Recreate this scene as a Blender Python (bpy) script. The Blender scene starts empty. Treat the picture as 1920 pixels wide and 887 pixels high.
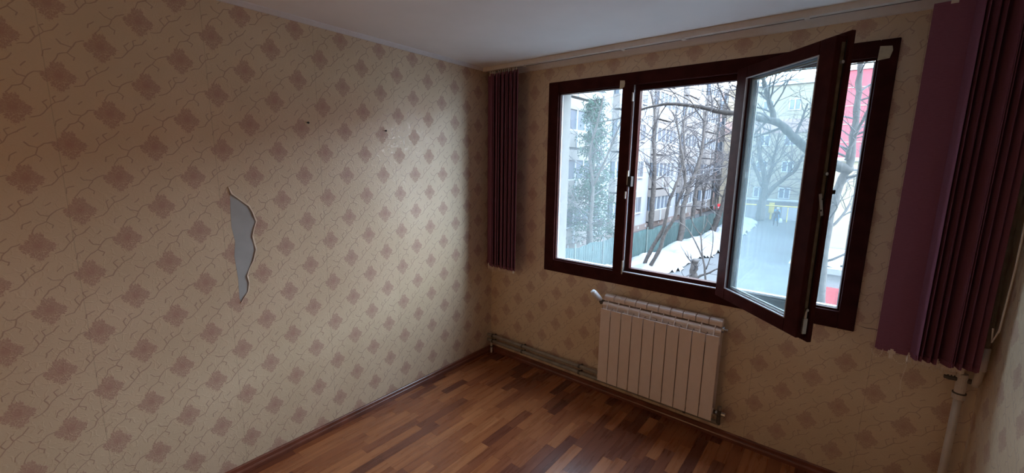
import bpy, bmesh, math, random
from mathutils import Vector, Matrix, Quaternion, noise
random.seed(7)
C = bpy.context.scene.collection
sc = bpy.context.scene
PI = math.pi

# ------------------------------------------------------------------ camera
CAM = Vector((2.4755, -2.7941, 1.74)); YAW, PITCH, ROLL, FPX = -0.6759, -0.1714, 0.0152, 780.56
fw = Vector((math.sin(YAW)*math.cos(PITCH), math.cos(YAW)*math.cos(PITCH), math.sin(PITCH)))
r0 = Vector((math.cos(YAW), -math.sin(YAW), 0)); u0 = r0.cross(fw)
rt = math.cos(ROLL)*r0 + math.sin(ROLL)*u0; up = -math.sin(ROLL)*r0 + math.cos(ROLL)*u0
cd = bpy.data.cameras.new('camera'); cam = bpy.data.objects.new('camera', cd); C.objects.link(cam)
cd.sensor_width = 36; cd.lens = FPX/1920*36; cd.clip_start = 0.02; cd.clip_end = 300
cam.matrix_world = Matrix(((rt.x, up.x, -fw.x, CAM.x), (rt.y, up.y, -fw.y, CAM.y), (rt.z, up.z, -fw.z, CAM.z), (0, 0, 0, 1)))
sc.camera = cam

def at(u, v, Y):            # survey helper: the point of the yard seen in the photo at (u, v), at depth Y beyond the window wall
    d = fw + (u-960)/FPX*rt - (v-443.5)/FPX*up
    return CAM + d*((Y-CAM.y)/d.y)
def topx(P):
    d = Vector(P)-CAM; z = d.dot(fw)
    return (960+FPX*d.dot(rt)/z, 443.5-FPX*d.dot(up)/z) if z > .01 else (9e9, 9e9)

# ------------------------------------------------------------------ world and light
w = bpy.data.worlds.new('world'); sc.world = w; w.use_nodes = True
nt = w.node_tree; bg = nt.nodes['Background']
tc = nt.nodes.new('ShaderNodeTexCoord'); sx = nt.nodes.new('ShaderNodeSeparateXYZ'); cr = nt.nodes.new('ShaderNodeValToRGB')
nt.links.new(tc.outputs['Generated'], sx.inputs[0]); nt.links.new(sx.outputs['Z'], cr.inputs[0]); nt.links.new(cr.outputs[0], bg.inputs[0])
cr.color_ramp.elements[0].position = .0; cr.color_ramp.elements[0].color = (.44, .52, .60, 1)     # thin winter cloud: hazy at the horizon, pale above it, bluer overhead
e_ = cr.color_ramp.elements.new(.20); e_.color = (.80, .90, 1, 1)
cr.color_ramp.elements[-1].position = .95; cr.color_ramp.elements[-1].color = (.30, .40, .55, 1)
e_ = cr.color_ramp.elements.new(.03); e_.color = (.48, .56, .64, 1)
e_ = cr.color_ramp.elements.new(.60); e_.color = (.64, .79, .95, 1)
bg.inputs[1].default_value = 10.8
def area(name, loc, rot, sx_, sy_, power, col=(1, 1, 1), portal=False):
    l = bpy.data.lights.new(name, 'AREA'); l.shape = 'RECTANGLE'; l.size = sx_; l.size_y = sy_; l.energy = power; l.color = col
    o = bpy.data.objects.new(name, l); C.objects.link(o); o.location = loc; o.rotation_euler = rot
    if portal: l.cycles.is_portal = True
    return o
area('window_portal', (1.585, .30, 1.625), (-PI/2, 0, 0), 1.95, 1.42, 1, portal=True)   # only guides sampling of the sky through the opening
area('hall_fill', (.8, -4.85, 1.15), (PI/2, 0, 0), .85, 1.8, 5.2, (1, .58, .28))       # added warm fill light, set in a made-up doorway behind the camera
sc.view_settings.view_transform = 'Standard'; sc.view_settings.look = 'None'; sc.view_settings.gamma = 1
sc.view_settings.exposure = 0.86; sc.view_settings.use_curve_mapping = False
sc.cycles.max_bounces = 10; sc.cycles.diffuse_bounces = 6; sc.cycles.transparent_max_bounces = 16; sc.cycles.sample_clamp_indirect = 6

# ------------------------------------------------------------------ node helper
class N:
    def __init__(s, name):
        s.m = bpy.data.materials.new(name); s.m.use_nodes = True; s.t = s.m.node_tree
        s.b = s.t.nodes['Principled BSDF']; s.out = s.t.nodes['Material Output']
    def n(s, kind, **k):
        x = s.t.nodes.new('ShaderNode'+kind)
        for a, v in k.items(): setattr(x, a, v)
        return x
    def put(s, sock, v):
        if isinstance(v, bpy.types.NodeSocket): s.t.links.new(v, sock)
        elif v is not None:
            if hasattr(sock.default_value, '__len__') and len(sock.default_value) == 4 and len(v) == 3: v = (*v, 1)
            sock.default_value = v
    def ma(s, op, a, b=None, c=None):
        x = s.n('Math', operation=op); s.put(x.inputs[0], a); s.put(x.inputs[1], b); s.put(x.inputs[2], c); return x.outputs[0]
    def vm(s, op, a, b=None, sc_=None):
        x = s.n('VectorMath', operation=op); s.put(x.inputs[0], a); s.put(x.inputs[1], b)
        if sc_ is not None: s.put(x.inputs[3], sc_)
        return x.outputs['Value'] if op in ('LENGTH', 'DOT_PRODUCT', 'DISTANCE') else x.outputs[0]
    def xyz(s, a, b, c=0.0):
        x = s.n('CombineXYZ'); s.put(x.inputs[0], a); s.put(x.inputs[1], b); s.put(x.inputs[2], c); return x.outputs[0]
    def sep(s, v):
        x = s.n('SeparateXYZ'); s.put(x.inputs[0], v); return x.outputs
    def mix(s, f, a, b, blend='MIX'):
        x = s.n('Mix', data_type='RGBA', blend_type=blend); s.put(x.inputs[0], f); s.put(x.inputs[6], a); s.put(x.inputs[7], b); return x.outputs[2]
    def noise(s, v, scale, detail=3, rough=.5, out=0):
        x = s.n('TexNoise'); s.put(x.inputs['Vector'], v); x.inputs['Scale'].default_value = scale
        x.inputs['Detail'].default_value = detail; x.inputs['Roughness'].default_value = rough; return x.outputs[out]
    def ramp(s, f, stops):
        x = s.n('ValToRGB'); s.put(x.inputs[0], f); e = x.color_ramp.elements
        while len(e) < len(stops): e.new(.5)
        for i, (p_, c_) in enumerate(stops): e[i].position = p_; e[i].color = (*c_, 1) if len(c_) == 3 else c_
        return x.outputs[0]
    def sstep(s, v, a, b):            # 0 at a, 1 at b
        x = s.n('MapRange', interpolation_type='SMOOTHSTEP'); s.put(x.inputs[0], v); x.inputs[1].default_value = a; x.inputs[2].default_value = b
        if a > b: x.inputs[1].default_value = b; x.inputs[2].default_value = a; x.inputs[3].default_value = 1; x.inputs[4].default_value = 0
        return x.outputs[0]
    def bump(s, h, strength, dist):
        x = s.n('Bump'); s.put(x.inputs['Height'], h); x.inputs['Strength'].default_value = strength; x.inputs['Distance'].default_value = dist
        s.t.links.new(x.outputs[0], s.b.inputs['Normal'])
    def set(s, col=None, rough=.5, metal=0., spec=None, coat=None):
        if col is not None: s.put(s.b.inputs['Base Color'], col)
        s.put(s.b.inputs['Roughness'], rough); s.put(s.b.inputs['Metallic'], metal)
        if spec is not None: s.put(s.b.inputs['Specular IOR Level'], spec)
        if coat: s.b.inputs['Coat Weight'].default_value = coat[0]; s.b.inputs['Coat Roughness'].default_value = coat[1]
        return s.m
def plain(name, col, rough=.5, metal=0., var=.12, scale=30, bumpd=0, spec=None, coat=None):
    k = N(name); o = k.n('TexCoord').outputs['Object']
    f = k.noise(o, scale, 4)
    c = k.ramp(f, [(.25, tuple(x*(1-var) for x in col)), (.75, tuple(min(1, x*(1+var)) for x in col))])
    if bumpd: k.bump(f, .6, bumpd)
    return k.set(c, rough, metal, spec, coat)

def wallpaper(name, axis, h0, z0, ink):
    A = .266; k = N(name); o = k.n('TexCoord').outputs['Object']; q = k.sep(o)
    H = k.ma('SUBTRACT', q[axis], h0); Z = k.ma('SUBTRACT', q[2], z0)
    nz = k.noise(k.xyz(H, Z), 20, 1, .5, 1)
    nd = k.vm('SCALE', k.vm('SUBTRACT', nz, (.5, .5, .5)), None, .020); ns = k.sep(nd)
    def cell(off, warp):
        h, z = H, Z
        if warp: h = k.ma('ADD', H, ns[0]); z = k.ma('ADD', Z, ns[1])
        P = k.ma('WRAP', k.ma('ADD', k.ma('ADD', h, z), off), A/2, -A/2); Q = k.ma('WRAP', k.ma('ADD', k.ma('SUBTRACT', h, z), off), A/2, -A/2)
        return k.ma('MULTIPLY', k.ma('ADD', P, Q), .5), k.ma('MULTIPLY', k.ma('SUBTRACT', P, Q), .5)
    u, v = cell(0, False)
    # bouquet: petals around a centre, a crest on top and a stem below
    r = k.vm('LENGTH', k.xyz(u, k.ma('MULTIPLY', v, .87))); th = k.ma('ARCTAN2', u, v)
    lob = k.ma('ABSOLUTE', k.ma('SINE', k.ma('MULTIPLY', th, 5.5)))
    jag = k.ma('ABSOLUTE', k.ma('SINE', k.ma('MULTIPLY_ADD', th, 17, 1)))
    c4 = k.ma('COSINE', k.ma('MULTIPLY', th, 4))
    R = k.ma('ADD', .0345, k.ma('MULTIPLY', c4, .0065)); R = k.ma('ADD', R, k.ma('MULTIPLY', lob, .0065)); R = k.ma('ADD', R, k.ma('MULTIPLY', jag, .0055))
    fz = k.noise(k.xyz(u, v), 150, 2, .6); R = k.ma('ADD', R, k.ma('MULTIPLY', k.ma('SUBTRACT', fz, .5), .022))
    body = k.sstep(k.ma('SUBTRACT', r, R), .0025, -.0015)
    ring = k.ma('SINE', k.ma('ADD', k.ma('MULTIPLY_ADD', r, 430, k.ma('MULTIPLY', fz, 14)), k.ma('MULTIPLY', lob, 4.5)))
    veins = k.ma('MULTIPLY', k.sstep(ring, .1, .9), k.sstep(r, .008, .016))
    heart = k.sstep(k.vm('LENGTH', k.xyz(u, k.ma('SUBTRACT', v, .01))), .019, .012)
    low = k.sstep(v, -.002, -.022)
    pet = k.ma('MULTIPLY', body, k.ma('SUBTRACT', 1, k.ma('MULTIPLY', veins, k.ma('MULTIPLY_ADD', low, .35, .35))))
    # scrolls between the bouquets: chains of short strokes in the cell between four bouquets
    s_, t_ = cell(A/2, True); p = k.xyz(s_, t_)
    strokes = [(-.095, -.030, -.066, -.022), (-.066, -.022, -.046, .004), (-.046, .004, -.024, .030), (-.024, .030, .004, .044), (.004, .044, .020, .066),
               (-.046, .004, -.056, .030), (-.056, .030, -.044, .042), (-.024, .030, -.030, .052), (-.030, .052, -.018, .058),
               (.090, .016, .066, .008), (.066, .008, .046, -.012), (.046, -.012, .034, -.036), (.034, -.036, .008, -.050), (.008, -.050, -.010, -.078),
               (.046, -.012, .022, -.006), (.022, -.006, .012, .008), (.034, -.036, .052, -.050), (.052, -.050, .048, -.062),
               (-.010, -.030, -.030, -.042), (-.030, -.042, -.034, -.060), (.040, .030, .054, .042)]
    dm = None
    for a, b, c, d in strokes:
        L2 = (c-a)**2+(d-b)**2; pa = k.vm('SUBTRACT', p, (a, b, 0))
        x = k.n('Math', operation='MULTIPLY', use_clamp=True); k.put(x.inputs[0], k.vm('DOT_PRODUCT', pa, (c-a, d-b, 0))); x.inputs[1].default_value = 1/L2
        ds = k.vm('LENGTH', k.vm('SUBTRACT', pa, k.vm('SCALE', (c-a, d-b, 0), None, x.outputs[0])))
        dm = ds if dm is None else k.ma('MINIMUM', dm, ds)
    vine = k.ma('MULTIPLY', k.sstep(dm, .0029, .0008), k.sstep(r, .042, .05))
    blot = k.noise(o, 3, 3); fine = k.noise(o, 240, 2); strand = k.noise(k.vm('MULTIPLY', o, (40, 40, 260) if True else 0), 3, 2)
    base = k.ramp(blot, [(.3, (.63, .50, .345)), (.7, (.70, .565, .405))])
    base = k.mix(k.ma('MULTIPLY', k.sstep(strand, .45, .7), .10), base, (.30, .24, .17))
    seam = k.ma('ABSOLUTE', k.ma('WRAP', k.ma('ADD', H, .0335), A, -A))
    base = k.mix(k.ma('MULTIPLY', k.sstep(seam, .0022, .0008), .30), base, (.22, .16, .10))
    col = k.mix(k.ma('MULTIPLY', vine, .66*ink), base, (.34, .20, .155))
    col = k.mix(k.ma('MULTIPLY', pet, k.ma('MULTIPLY_ADD', heart, .08*ink, .60*ink)), col, (.37, .175, .145))
    vo = k.n('TexVoronoi', feature='DISTANCE_TO_EDGE'); vo.inputs['Scale'].default_value = 30; k.put(vo.inputs['Vector'], k.vm('ADD', k.xyz(H, Z), k.vm('MULTIPLY', nd, (2, 2, 0))))
    emb = k.ma('MULTIPLY', k.sstep(vo.outputs[0], .085, .02), k.sstep(k.noise(k.xyz(H, Z), 34, 1), .44, .52))      # clear embossed scrolls, seen only by their gloss
    k.bump(k.ma('ADD', k.ma('ADD', k.ma('MULTIPLY', k.ma('MAXIMUM', vine, emb), .8), k.ma('MULTIPLY', pet, .8)), k.ma('MULTIPLY', fine, .35)), .42, .0012)
    return k.set(col, k.ma('SUBTRACT', .47, k.ma('MULTIPLY', k.ma('SUBTRACT', k.ma('MAXIMUM', vine, emb), k.ma('MULTIPLY', pet, .6)), .17)), 0, .85)
M = {}
M['paper_left'] = wallpaper('wallpaper_left', 1, -2.044, .724, 1.)
M['paper_far'] = wallpaper('wallpaper_far', 0, .579, .571, .88)
M['paper_right'] = wallpaper('wallpaper_right', 1, -.30, .571, .8)
M['ceiling'] = plain('ceiling_paint', (.84, .85, .86), .8, var=.03, scale=4)
M['white_trim'] = plain('white_trim', (.72, .72, .74), .55, var=.04)
M['ivory'] = plain('ivory_plastic', (.62, .56, .50), .45, var=.05)
M['frame'] = plain('mahogany_foil', (.045, .012, .011), .36, var=.35, scale=14, spec=.03)
M['gasket'] = plain('grey_gasket', (.42, .42, .45), .5)
M['black'] = plain('black_rubber_and_shade', (.010, .010, .011), .6)
M['steel'] = plain('worn_steel', (.42, .42, .42), .38, 1, var=.2)
M['brass'] = plain('dusty_gear_rail', (.13, .10, .065), .5, .5, var=.4)
M['rad'] = plain('radiator_enamel', (.76, .66, .60), .38, var=.03)
M['pipe'] = plain('grey_painted_pipe', (.27, .25, .215), .55, var=.25, scale=20)
M['pipew'] = plain('white_painted_pipe', (.58, .52, .46), .45, var=.12, scale=12)
M['dirty'] = plain('dark_dirty_metal', (.10, .09, .08), .6, .3, var=.4)
M['tape'] = plain('masking_tape', (.55, .48, .34), .7, var=.12, scale=60)
M['plaster'] = plain('bare_paper_backing', (.40, .415, .42), .85, var=.06, scale=14)
M['tornedge'] = plain('torn_paper_edge', (.66, .52, .40), .8)
M['chain'] = plain('bead_chain_plastic', (.70, .60, .50), .4)
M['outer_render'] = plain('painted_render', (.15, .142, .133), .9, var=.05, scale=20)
def fabric(name, col):
    k = N(name); o = k.n('TexCoord').outputs['Object']
    wv = k.noise(k.vm('MULTIPLY', o, (1, 1, 30)), 45, 3); c = k.ramp(wv, [(.3, tuple(x*.86 for x in col)), (.7, tuple(x*1.12 for x in col))])
    d = k.n('BsdfDiffuse'); k.put(d.inputs[0], c); t = k.n('BsdfTranslucent'); k.put(t.inputs[0], c); mx = k.n('MixShader'); mx.inputs[0].default_value = .30
    k.t.links.new(d.outputs[0], mx.inputs[1]); k.t.links.new(t.outputs[0], mx.inputs[2]); k.t.links.new(mx.outputs[0], k.out.inputs[0]); return k.m
M['fabric'] = fabric('mauve_blind_fabric', (.30, .125, .185))
def glass(name, haze, tint):
    k = N(name); o = k.n('TexCoord').outputs['Object']; f = k.noise(o, 5, 4)
    tr = k.n('BsdfTransparent'); k.put(tr.inputs[0], tint); gl = k.n('BsdfGlossy'); gl.inputs['Roughness'].default_value = .02
    tl = k.n('BsdfTranslucent'); k.put(tl.inputs[0], (.80, .95, 1)); m1 = k.n('MixShader'); m2 = k.n('MixShader')
    ge = k.n('NewGeometry'); cs = k.ma('ABSOLUTE', k.vm('DOT_PRODUCT', ge.outputs['Normal'], ge.outputs['Incoming'])); fr = k.ma('MULTIPLY_ADD', k.ma('POWER', k.ma('SUBTRACT', 1, cs), 5), .96, .04)
    k.put(m1.inputs[0], k.ma('MULTIPLY_ADD', f, haze*.5, haze*.75)); k.t.links.new(tr.outputs[0], m1.inputs[1]); k.t.links.new(tl.outputs[0], m1.inputs[2])
    k.put(m2.inputs[0], fr); k.t.links.new(m1.outputs[0], m2.inputs[1]); k.t.links.new(gl.outputs[0], m2.inputs[2])
    k.t.links.new(m2.outputs[0], k.out.inputs[0]); return k.m
M['glass'] = glass('dusty_double_glazing', .035, (.95, .99, 1))
M['glass_sash'] = glass('dusty_sash_glazing', .028, (.96, .99, 1))
# laminate strips
k = N('laminate_strip'); g = k.n('NewGeometry'); oi = k.n('ObjectInfo')
pos = g.outputs['Position']; rnd = k.ma('FRACT', k.ma('ADD', oi.outputs['Random'], k.ma('MULTIPLY', g.outputs['Random Per Island'], 7.31)))
pv = k.vm('ADD', k.vm('MULTIPLY', pos, (1, .085, 1)), k.xyz(k.ma('MULTIPLY', rnd, 37), 0, 0))
gr = k.noise(pv, 32, 4, .55); g2 = k.noise(k.vm('MULTIPLY', pv, (1, 2.2, 1)), 14, 3)
tone = k.ramp(rnd, [(0, (.130, .038, .020)), (.15, (.175, .055, .027)), (.4, (.275, .090, .036)), (.7, (.345, .122, .046)), (1, (.42, .165, .065))])
c1 = k.mix(k.sstep(gr, .35, .75), k.mix(1, tone, (.80, .74, .72), 'MULTIPLY'), k.mix(1, tone, (1.12, 1.12, 1.1), 'MULTIPLY'))
c1 = k.mix(k.ma('MULTIPLY', k.sstep(g2, .64, .80), .5), c1, (.055, .016, .010))
M['laminate'] = k.set(c1, k.ma('MULTIPLY_ADD', gr, .12, .22), 0, .5)
M['skirt'] = plain('skirting_wood_print', (.17, .055, .033), .30, var=.35, scale=9, coat=(.3, .2))
M['subfloor'] = plain('underlay', (.02, .012, .01), .9)

# ------------------------------------------------------------------ mesh helpers
def tag(o, label=None, cat=None, group=None, kind=None):
    if label: o['label'] = label
    if cat: o['category'] = cat
    if group: o['group'] = group
    if kind: o['kind'] = kind
    return o
def obj(name, bm, mat, parent=None, smooth=False, bevel=0):
    if isinstance(bm, bmesh.types.BMesh):
        me = bpy.data.meshes.new(name); bm.normal_update(); bm.to_mesh(me); bm.free(); me.materials.append(mat)
        if smooth: me.polygons.foreach_set('use_smooth', [True]*len(me.polygons))
    else: me = bm
    o = bpy.data.objects.new(name, me); C.objects.link(o)
    if parent is not None: o.parent = parent
    if bevel:
        b = o.modifiers.new('bevel', 'BEVEL'); b.width = bevel; b.segments = 2; b.limit_method = 'ANGLE'
    return o
def thing(name, label, cat, loc=(0, 0, 0), group=None):
    o = bpy.data.objects.new(name, None); C.objects.link(o); o.location = loc; o.empty_display_size = .1
    return tag(o, label, cat, group)
def B(): return bmesh.new()
def box(bm, x0, x1, y0, y1, z0, z1, mt=None):
    vs = [bm.verts.new((x, y, z)) for x in (x0, x1) for y in (y0, y1) for z in (z0, z1)]
    if mt is not None:
        for v_ in vs: v_.co = mt @ v_.co
    for f in ((0, 1, 3, 2), (4, 6, 7, 5), (0, 4, 5, 1), (2, 3, 7, 6), (0, 2, 6, 4), (1, 5, 7, 3)): bm.faces.new([vs[i] for i in f])
    return bm
def bx(*a, mt=None): return box(B(), *a, mt=mt)
def tube(bm, pts, rad, seg=12, cap=True):
    pts = [Vector(p_) for p_ in pts]; n_ = len(pts); rs = rad if isinstance(rad, (list, tuple)) else [rad]*n_
    prev = None; rings = []
    for i, p_ in enumerate(pts):
        t_ = (pts[min(i+1, n_-1)]-pts[max(i-1, 0)])
        if t_.length < 1e-9: t_ = Vector((0, 0, 1))
        t_.normalize()
        if prev is None: a_ = t_.orthogonal().normalized()
        else:
            a_ = prev-t_*prev.dot(t_)
            a_ = a_.normalized() if a_.length > 1e-6 else t_.orthogonal().normalized()
        prev = a_; b_ = t_.cross(a_)
        rings.append([bm.verts.new(p_+rs[i]*(math.cos(2*PI*j/seg)*a_+math.sin(2*PI*j/seg)*b_)) for j in range(seg)])
    for i in range(n_-1):
        for j in range(seg): bm.faces.new((rings[i][j], rings[i][(j+1) % seg], rings[i+1][(j+1) % seg], rings[i+1][j]))
    if cap: bm.faces.new(rings[0][::-1]); bm.faces.new(rings[-1])
    return bm
def cyl(p, q, r, seg=16): return tube(B(), [p, q], r, seg)
def poly_prism(pts, vec):      # closed outline extruded along vec
    bm = B(); a = [bm.verts.new(p_) for p_ in pts]; v = Vector(vec); b = [bm.verts.new(Vector(p_)+v) for p_ in pts]; n_ = len(pts)
    bm.faces.new(a[::-1]); bm.faces.new(b)
    for i in range(n_): bm.faces.new((a[i], a[(i+1) % n_], b[(i+1) % n_], b[i]))
    bmesh.ops.recalc_face_normals(bm, faces=bm.faces); return bm
def ring_frame(x0, x1, z0, z1, wl, wr, wb, wt, y0, y1):
    bm = B(); box(bm, x0, x0+wl, y0, y1, z0, z1); box(bm, x1-wr, x1, y0, y1, z0, z1)
    box(bm, x0+wl, x1-wr, y0, y1, z0, z0+wb); box(bm, x0+wl, x1-wr, y0, y1, z1-wt, z1); return bm
def dup(src, parent=None, loc=None, rotz=None, label=None):
    c = src.copy(); C.objects.link(c)
    if parent is not None: c.parent = parent
    if loc is not None: c.location = loc
    if rotz is not None: c.rotation_euler = (0, 0, rotz)
    if label: c['label'] = label
    for ch in list(src.children): dup(ch, c)
    return c
# ================================================================== ROOM
W, H, YB = 3.06, 2.52, -4.6
WX0, WX1, WZ0, WZ1 = .600, 2.572, .902, 2.347       # hole behind the frame
fl = tag(obj('floor', bx(-.1, W+.1, YB-.1, .1, -.12, -.008), M['subfloor']), kind='structure')
SW = .0655; near, far = [], []
for i in range(int(W/SW)+1):
    y = .0-random.random()*.35
    xa, xb = i*SW, min((i+1)*SW, W); ya = 0.
    while y > YB-.5:
        yb = max(y, YB)
        vis = any(u_ > -40 and u_ < 1960 and v_ < 900 for u_, v_ in (topx((xx, yy, 0)) for xx in (xa, xb) for yy in (ya, yb)))
        (near if vis and xb-xa > .02 else far).append((xa, xb, yb, ya)); ya = yb
        if yb <= YB: break
        y -= random.choice((.24, .32, .40, .48))*random.uniform(.85, 1.1)
near.sort(key=lambda s_: (s_[0]-CAM.x)**2+(s_[2]-CAM.y)**2)
far += near[298:]; near = near[:298]
base_bm = B(); box(base_bm, -.5, .5, -.5, .5, -.008, 0); strip_me = bpy.data.meshes.new('floor_strip'); base_bm.to_mesh(strip_me); base_bm.free(); strip_me.materials.append(M['laminate'])
for a, b, c, d in near:
    o = bpy.data.objects.new('floor_strip', strip_me); C.objects.link(o); o.parent = fl
    o.location = ((a+b)/2, (c+d)/2, 0); o.scale = (b-a-.0006, d-c-.0006, 1)
bm = B()
for a, b, c, d in far: box(bm, a+.0003, b-.0003, c+.0003, d-.0003, -.008, 0)
tag(obj('floor_strip', bm, M['laminate'], fl), kind='stuff')

wl = tag(obj('wall_left', bx(-.12, 0, YB, 0, -.1, H), M['paper_left']), kind='structure')
wr_ = tag(obj('wall_right', bx(W, W+.12, YB, 0, -.1, H), M['paper_right']), kind='structure')
bm = B()
for a in ((-.12, WX0, 0, .012, -.1, H), (WX1, W+.12, 0, .012, -.1, H), (WX0, WX1, 0, .012, -.1, WZ0), (WX0, WX1, 0, .012, WZ1, H)): box(bm, *a)
wf = tag(obj('wall_far', bm, M['paper_far']), kind='structure')
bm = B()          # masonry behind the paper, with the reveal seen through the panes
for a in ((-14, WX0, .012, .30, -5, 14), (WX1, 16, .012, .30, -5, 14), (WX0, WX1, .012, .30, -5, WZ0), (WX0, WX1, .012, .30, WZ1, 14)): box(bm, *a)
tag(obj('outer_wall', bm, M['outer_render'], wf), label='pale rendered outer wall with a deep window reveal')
bm = B(); box(bm, -.12, .35, YB-.12, YB, -.1, H); box(bm, 1.25, W+.12, YB-.12, YB, -.1, H); box(bm, .35, 1.25, YB-.12, YB, 2.05, H)
tag(obj('wall_back', bm, M['paper_right']), kind='structure')
bm = B(); box(bm, -.3, 2.3, -6.6, -6.5, -.1, 2.6); box(bm, -.4, -.3, -6.6, YB-.12, -.1, 2.6); box(bm, 2.3, 2.4, -6.6, YB-.12, -.1, 2.6); box(bm, -.4, 2.4, -6.6, YB-.12, 2.6, 2.7); box(bm, -.4, 2.4, -6.6, YB-.12, -.2, -.01)  # unseen hall, added with its doorway around the warm fill light
tag(obj('wall_hall', bm, M['outer_render']), kind='structure')
tag(obj('door_1', ring_frame(.33, 1.27, 0, 2.08, .06, .06, .0, .06, YB-.13, YB+.015), M['frame']), kind='structure')
tag(obj('ceiling', bx(-.12, W+.12, YB-.12, .012, H, H+.1), M['ceiling']), kind='structure')
tag(obj('trim_1', poly_prism([(0, YB, H-.024), (0, YB, H), (.026, YB, H), (.024, YB, H-.005), (.006, YB, H-.022)], (0, -YB, 0)), M['white_trim']), kind='structure')
tag(obj('trim_2', poly_prism([(0, 0, 2.4677), (0, 0, H), (0, -.035, H), (0, -.033, H-.008), (0, -.012, 2.472)], (W, 0, 0)), M['white_trim']), kind='structure')
tag(obj('trim_3', poly_prism([(W, YB, H-.024), (W, YB, H), (W-.026, YB, H), (W-.024, YB, H-.005), (W-.006, YB, H-.022)], (0, -YB, 0)), M['white_trim']), kind='structure')
def skirting(name, prof, axis):
    if axis == 'y': pts = [(a, YB, b) for a, b in prof]; v = (0, -YB-.0, 0)
    elif axis == 'yr': pts = [(W-a, YB, b) for a, b in prof]; v = (0, -YB, 0)
    else: pts = [(0, -a, b) for a, b in prof]; v = (W, 0, 0)
    return tag(obj(name, poly_prism(pts, v), M['skirt']), kind='structure')
prof = [(0, 0), (0, .054), (.010, .054), (.014, .050), (.0145, .030), (.018, .027), (.021, .020), (.021, 0)]
skirting('baseboard_left', prof, 'y'); skirting('baseboard_far', prof, 'x'); skirting('baseboard_right', prof, 'yr')

# torn patch and nails on the left wall
tp = [(-2.036, 1.606), (-2.026, 1.570), (-1.988, 1.535), (-1.950, 1.500), (-1.937, 1.470), (-1.922, 1.416), (-1.934, 1.385), (-1.947, 1.340), (-1.941, 1.300), (-1.936, 1.263), (-1.953, 1.205), (-1.975, 1.165), (-1.990, 1.127), (-1.984, 1.087), (-1.992, 1.040), (-2.015, 1.010), (-2.030, .984),
      (-2.036, 1.01), (-2.033, 1.12), (-2.040, 1.24), (-2.030, 1.32), (-2.040, 1.40), (-2.037, 1.48), (-2.032, 1.56)]
tag(obj('torn_patch', poly_prism([(0, y, z) for y, z in tp], (.0006, 0, 0)), M['plaster'], wl), label='pale grey bare backing where the wallpaper is torn off')
bm = B(); e = tp[:17]; ins, outp, lift = [], [], []
for i, (y, z) in enumerate(e):
    s_ = .003+.003*abs(math.sin(i*1.7)); l_ = .002+.003*abs(math.sin(i*1.1+.5))
    ins.append(bm.verts.new((.0008, y+s_, z+.002))); lift.append(bm.verts.new((l_, y+s_*.3, z))); outp.append(bm.verts.new((l_*1.3, y-s_*.4, z-.001)))
for i in range(len(e)-1):
    bm.faces.new((ins[i], ins[i+1], lift[i+1], lift[i])); bm.faces.new((lift[i], lift[i+1], outp[i+1], outp[i]))
te = obj('torn_edge', bm, M['tornedge'], wl); te['label'] = 'curled pale edge of the torn wallpaper'
obj('paper_crack', poly_prism([(2.592, -.0004, .926), (2.63, -.0004, .921), (2.665, -.0004, .924), (2.705, -.0004, .914), (2.665, -.0004, .921), (2.63, -.0004, .9185)], (0, .0008, 0)), M['black'], wf)['label'] = 'fine dark crack in the wallpaper'
for y, z in ((-1.609, 1.96), (-1.089, 1.951)):
    bm = tube(B(), [(0, y, z), (.012, y, z-.001)], [.0035, .0035], 8); tube(bm, [(.012, y, z-.001), (.014, y, z-.001)], .0065, 8)
    obj('nail', bm, M['black'], wl)

# ================================================================== WINDOW
FY0, FY1 = -.012, .070
win = tag(bpy.data.objects.new('window_1', None), kind='structure'); C.objects.link(win); win.location = (0, 0, 0)
X0, X1, Z0, Z1 = .5865, 2.5854, .8885, 2.3606
L = [.675, 1.193, 1.268, 1.907, 1.990, 2.512]      # glass and opening edges
bm = B()
box(bm, X0, L[0], FY0, FY1, Z0, Z1); box(bm, L[5], X1, FY0, FY1, Z0, Z1)
box(bm, L[0], L[5], FY0, FY1, Z0, .984); box(bm, L[0], L[5], FY0, FY1, 2.280, Z1)
obj('frame', bm, M['frame'], win, bevel=.004)
obj('mullion', bx(L[1], L[2], FY0-.002, FY1, .984, 2.280), M['frame'], win, bevel=.003)
obj('mullion', bx(L[3], L[4], FY0-.002, FY1, .984, 2.280), M['frame'], win, bevel=.003)
# rebate of the opening bay (deeper and narrower than the front), with its pale gasket line
obj('rebate', ring_frame(L[2], L[3], .984, 2.280, .036, .018, .030, .034, .022, .066), M['frame'], win, bevel=.002)
g_ = B(); box(g_, L[2], L[3], FY0+.004, .021, .984, .989); box(g_, L[2], L[2]+.004, FY0+.012, .021, .989, 2.280); obj('gasket', g_, M['gasket'], win)
for a, b in ((L[0], L[1]), (L[4], L[5])):
    obj('glazing_bead', ring_frame(a, b, .984, 2.280, .009, .009, .010, .010, .004, .020), M['frame'], win, bevel=.002)
    p_ = obj('pane', bx(a+.004, b-.004, .024, .028, .988, 2.276), M['glass'], win)
    obj('spacer', ring_frame(a+.008, b-.008, .992, 2.272, .006, .006, .006, .006, .030, .040), M['white_trim'], p_)
obj('sill', bx(WX0, WX1, .07, .34, .90, .925), M['white_trim'], win)
# lock keeps on the left mullion
for z, h in ((2.20, .03), (1.66, .05), (1.02, .05)):
    obj('lock_keep', bx(L[2]-.004, L[2]+.006, FY0-.006, .016, z-h, z+h), M['steel'], win, bevel=.002)
obj('strike_plate', bx(L[2]+.003, L[2]+.030, FY0-.010, .020, 1.60, 1.67), M['black'], win, bevel=.003)
obj('keep_screw', bx(L[2]-.013, L[2]-.003, FY0-.008, FY0-.001, 1.515, 1.565), M['white_trim'], win, bevel=.002)
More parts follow.
